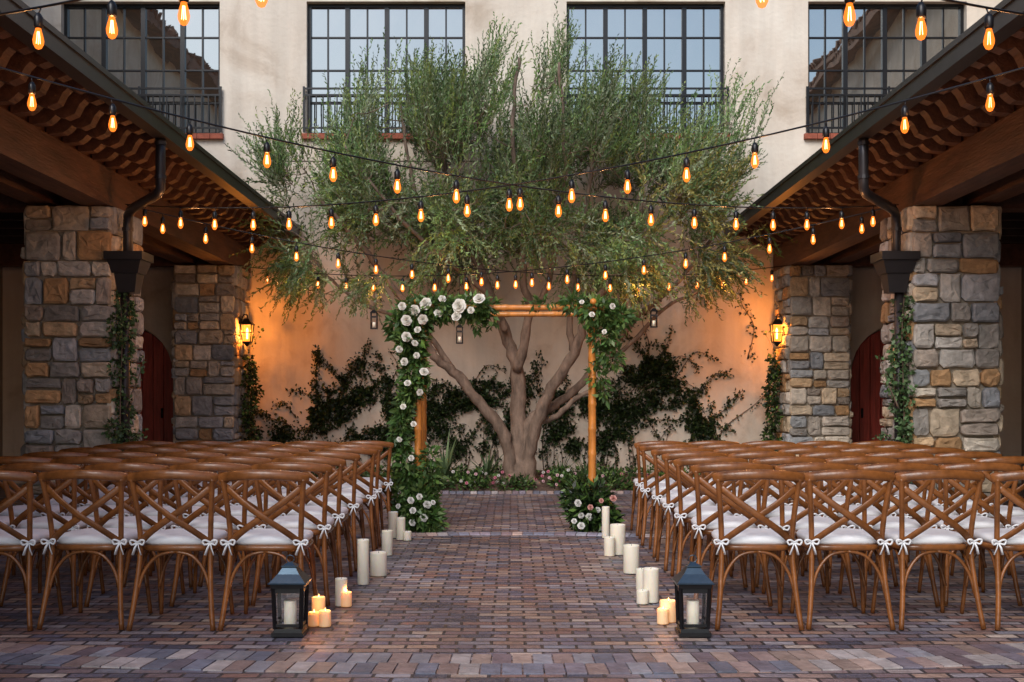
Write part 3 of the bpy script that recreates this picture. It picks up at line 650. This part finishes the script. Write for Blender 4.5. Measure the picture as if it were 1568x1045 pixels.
# ------------------------------------------------------------------ olive tree
random.seed(11)
T=empty('olive_tree',(0,0,0))
def l3(pts,yo): 
    n=len(pts); return [(x,TY+yo*(i/(n-1))**1.2,z) for i,(x,z) in enumerate(pts)]
LIMB=[
 (l3([(.02,.12),(-.02,.35),(-.13,.85),(-.44,1.21),(-.76,1.62),(-1.08,1.89),(-1.25,2.3),(-1.65,2.85),(-2.15,3.5),(-2.7,4.1)],-.5),.105,.03),
 (l3([(.12,.10),(.10,.6),(.08,1.1),(.07,1.75),(-.13,2.3),(-.4,3.0),(-.76,3.83),(-1.0,4.8),(-1.05,5.6)],.35),.15,.02),
 (l3([(.07,1.7),(.24,2.47),(.15,3.0),(.15,3.8),(.0,4.9),(.1,5.9)],-.7),.075,.02),
 (l3([(.22,.12),(.26,.6),(.5,1.35),(.87,1.93),(1.05,2.47),(1.6,3.2),(2.15,3.9),(2.6,4.6)],-.9),.105,.025),
 (l3([(.18,.3),(.24,.94),(.5,1.14),(.85,1.39),(1.32,1.89),(1.73,2.4),(2.4,3.0),(2.95,3.7)],.3),.09,.025),
 (l3([(.87,1.93),(.8,2.6),(.95,3.4),(1.1,4.4),(1.2,5.5)],-.2),.055,.018),
 (l3([(-1.2,2.2),(-1.0,3.0),(-1.3,3.9),(-1.5,4.9),(-1.6,5.5)],.2),.05,.018),
 (l3([(-.1,2.25),(-.3,2.7),(-.9,3.2),(-1.5,3.7),(-2.2,4.6)],-1.3),.05,.018),
 (l3([(.2,2.4),(.5,2.9),(.6,3.5),(.7,4.3),(.6,5.6)],-1.5),.05,.018),
 (l3([(.3,.95),(.62,1.05),(.9,1.3),(1.15,1.42)],-.3),.05,.03),
 (l3([(1.32,1.89),(1.6,2.0),(2.2,2.6),(2.8,2.9),(3.2,3.3)],.5),.04,.015),
 (l3([(-.76,1.62),(-1.3,2.3),(-2.0,2.6),(-2.6,3.0),(-3.0,3.5)],.4),.045,.015),
]
mb=MB(); nodes=[];nr=[]
for pts,r0,r1 in LIMB:
    p=smooth_path(pts,6); k=len(p)
    p=[q+Vector((random.uniform(-1,1),random.uniform(-1,1),0))*.018 for q in p]
    R=[(r1+(r0-r1)*(1-i/(k-1))**1.1)*random.uniform(.89,1.11) for i in range(k)]
    if pts[0][2]<.4:
        for i in range(min(6,k)): R[i]*=1+.55*(1-i/6)**2
    mb.tube(p,R,10)
    for i,q in enumerate(p):
        if q.z>2.3: nodes.append(np.array(q)); nr.append(R[i])
for i in range(7):
    a=i*.9+.3; mb.tube(smooth_path([(.12,TY,.4),(.12+.14*math.cos(a),TY+.12*math.sin(a),.2),(.12+.34*math.cos(a),TY+.28*math.sin(a),.08)],4),[.1,.095,.09,.08,.07,.06,.05,.04,.03],7)
CP=[(-3.4,4.55),(-3.25,3.74),(-3.0,2.9),(-2.39,3.0),(-1.66,2.9),(-.94,3.25),(-.22,3.2),(.6,3.25),(1.05,2.95),(1.59,2.9),(2.3,2.8),(2.9,3.1),(3.45,3.85),(3.35,4.6),(3.1,5.2),(2.3,5.2),(1.59,5.4),(1.05,5.5),(.6,5.85),(.14,5.4),(-.35,5.95),(-.76,5.4),(-1.6,5.5),(-2.2,5.35),(-2.5,4.8),(-3.2,4.8)]
def inside(x,z):
    c=False;n=len(CP)
    for i in range(n):
        x1,z1=CP[i];x2,z2=CP[(i+1)%n]
        if (z1>z)!=(z2>z) and x<(x2-x1)*(z-z1)/(z2-z1)+x1: c=not c
    return c
pts=[]
while len(pts)<900:
    x=random.uniform(-3.5,3.5);z=random.uniform(2.75,6.0)
    if not inside(x,z): continue
    k=math.sqrt(max(0,1-(x/3.8)**2)*max(0,1-((z-4.1)/2.5)**2)); u=random.uniform(-1,1)
    y=TY+(u*1.9*k if u<0 else u*1.15*k)
    g=math.sin(x*2.9+1)*math.sin(z*3.3+.5)+math.sin(x*5.3+y*.8)*.6+math.sin(z*5.1+y*.9+x)*.5
    if g<-.12+random.uniform(-.15,.15): continue
    pts.append(np.array([x*(y/TY)**.9,y,1.3+(z-1.3)*(y/TY)**.9]))
NA=np.array(nodes)
pts.sort(key=lambda p: np.min(np.linalg.norm(NA-p,axis=1)))
nodes=list(nodes)
arr=np.zeros((len(nodes)+4*len(pts)+10,3)); cnt=len(nodes); arr[:cnt]=NA
tips=[]
for p in pts:
    d=arr[:cnt]-p; dist=np.linalg.norm(d,axis=1)+np.maximum(0,arr[:cnt,2]-p[2])*.6
    j=int(np.argmin(dist)); a=arr[j]; L=np.linalg.norm(p-a)
    if L<.03: continue
    m1=a+(p-a)*.35+rng.normal(size=3)*.06*L+np.array([0,0,-.05*L]); m2=a+(p-a)*.7+rng.normal(size=3)*.07*L
    r=.006+.010*min(L,1.2)
    pp=smooth_path([a,m1,m2,p],2); mb.tube(pp,[r*(1-.6*i/(len(pp)-1)) for i in range(len(pp))],5,cap=False)
    for q in (m1,m2,p): arr[cnt]=q; cnt+=1
    tips.append((p,(p-a)/L))
LB=[];LD=[];LL=[];LC=[]
OL=[(.15,.26,.08),(.20,.33,.10),(.10,.18,.06),(.32,.42,.19),(.28,.36,.09),(.18,.28,.12),(.36,.44,.26)]
sb=MB()
def shoot(p,d,L,nl,colr):
    d=Vector(d).normalized(); K=5; q=Vector(p); P_=[q.copy()]
    g=.05 if d.z>.2 else -.09
    for k in range(K): d=(d+Vector((random.gauss(0,.1)+.03,random.gauss(0,.1),g+random.gauss(0,.06)))).normalized(); q=q+d*L/K; P_.append(q.copy())
    sb.tube(P_,[.0035*(1-.8*i/K) for i in range(K+1)],3,cap=False)
    A_=np.array([tuple(v) for v in P_])
    t=np.linspace(.06,1,nl)*K; i=np.minimum(t.astype(int),K-1); f=(t-i)[:,None]
    b=A_[i]*(1-f)+A_[i+1]*f; dd=nrm(A_[i+1]-A_[i])
    LB.append(b); LD.append(dd*1.0+rng.normal(size=(nl,3))*.5); LL.append(rng.uniform(.06,.10,nl)*(1-.35*t/K)); LC.append(colr*rng.uniform(.75,1.3,size=(nl,1)))
for p,dr in tips:
    up=max(0,min(1,(p[2]-3.7)/1.4)); side=p[0]/3.4
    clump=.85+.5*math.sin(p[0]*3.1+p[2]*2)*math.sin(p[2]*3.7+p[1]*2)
    for k in range(6):
        o=np.array([side*.8,(p[1]-TY)*.25,0])
        d=dr*.35+o*(1-.6*up)+np.array([0.16*up,0,up*1.3+ (.25 if p[2]>3.4 else -.35)])+rng.normal(size=3)*(.5-.25*up)
        if d[1]>0 and p[1]>17.0: d[1]=-.2
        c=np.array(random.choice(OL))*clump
        if p[0]>1.6 and p[2]<4.2 and random.random()<.4: c=np.array((.36,.32,.09))
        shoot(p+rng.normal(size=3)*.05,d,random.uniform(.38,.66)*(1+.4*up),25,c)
for (x,z) in [(-.45,5.9),(-.35,6.0),(-.2,5.8),(-.6,5.7),(.5,5.8),(.65,5.9),(.3,5.6),(.95,5.6),(1.2,5.5),(-1.6,5.5),(-1.9,5.4),(-1.2,5.4),(-2.2,5.3),(1.7,5.4),(2.4,5.2),(3.0,5.2),(-.1,5.6),(3.1,4.9),(-.9,5.5),(-2.5,5.2),(2.0,5.3),(3.3,5.3)]:
    for k in range(6):
        shoot((x+random.gauss(0,.08),TY-.2+random.gauss(0,.3),z-.4),(random.gauss(.3,.16),random.gauss(0,.15),1),random.uniform(.55,.95),36,np.array(random.choice(OL)))
for (x,z) in [(-3.3,3.4),(-3.0,3.0),(-2.6,2.9),(3.2,3.5),(3.4,4.1),(2.9,3.0),(-3.4,4.2),(2.4,2.9),(-2.0,2.95),(3.5,3.7)]:
    for k in range(4):
        s=1 if x>0 else -1; shoot((x*.97,TY+random.gauss(0,.35),z),(s*.7+random.gauss(0,.25),random.gauss(0,.3),random.gauss(-.25,.35)),random.uniform(.5,.8),28,np.array(random.choice(OL)))
mb.obj('trunk_and_limbs',[bark],T); sb.obj('twigs',[twigm],T)
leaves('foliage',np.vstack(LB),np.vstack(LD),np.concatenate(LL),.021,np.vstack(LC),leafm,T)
# ------------------------------------------------------------------ hanging lanterns in the tree
for (x,z) in ((-1.79,2.32),(-.68,2.13),(1.84,2.34)):
    e=empty('hanging_lantern',(x,15.0,z)); mb=MB()
    mb.frustum((0,0),-.12,-.105,.045,.045); mb.frustum((0,0),.09,.13,.05,.015); mb.tube([(0,0,.13),(0,0,1.0)],.003,4)
    for a in (-1,1):
        for b in (-1,1): mb.tube([(a*.038,b*.038,-.11),(a*.038,b*.038,.09)],.006,4)
        mb.box((a*.038-.003,-.035,-.03),(a*.038+.003,.035,-.01)); mb.box((-.035,a*.038-.003,.03),(.035,a*.038+.003,.05))
    mb.obj('frame',[black],e); mb=MB(); mb.lathe((0,0,-.1),[(.02,0),(.02,.07),(.005,.072)],10); mb.obj('candle',[wax],e)
# ------------------------------------------------------------------ camera, sky, sun
cam=bpy.data.cameras.new('camera'); co=bpy.data.objects.new('camera',cam); link(co)
co.location=(0,0,1.3); co.rotation_euler=(math.radians(90),0,0)
cam.sensor_width=36; cam.lens=1770/1568*36; cam.shift_y=88/1568; cam.clip_end=2000; cam.clip_start=.05
scene.camera=co
w=bpy.data.worlds.new('World'); scene.world=w; w.use_nodes=True; nt=w.node_tree
sky=nt.nodes.new('ShaderNodeTexSky'); sky.sky_type='NISHITA'; sky.sun_disc=False
EL=math.radians(38); AZ=math.radians(200)
sky.sun_elevation=EL; sky.sun_rotation=AZ; sky.air_density=1.3; sky.dust_density=1.0; sky.ozone_density=4.0
nt.links.new(sky.outputs[0],nt.nodes['Background'].inputs[0]); nt.nodes['Background'].inputs[1].default_value=.15
s=bpy.data.lights.new('sun','SUN'); s.energy=2.7; s.angle=math.radians(35); s.color=(1,.95,.9)
so=bpy.data.objects.new('sun',s); link(so)
dv=Vector((math.sin(AZ)*math.cos(EL),math.cos(AZ)*math.cos(EL),math.sin(EL)))
so.rotation_euler=dv.to_track_quat('Z','Y').to_euler(); so.location=(0,-10,20)
scene.view_settings.view_transform='Standard'; scene.view_settings.look='None'; scene.view_settings.exposure=0
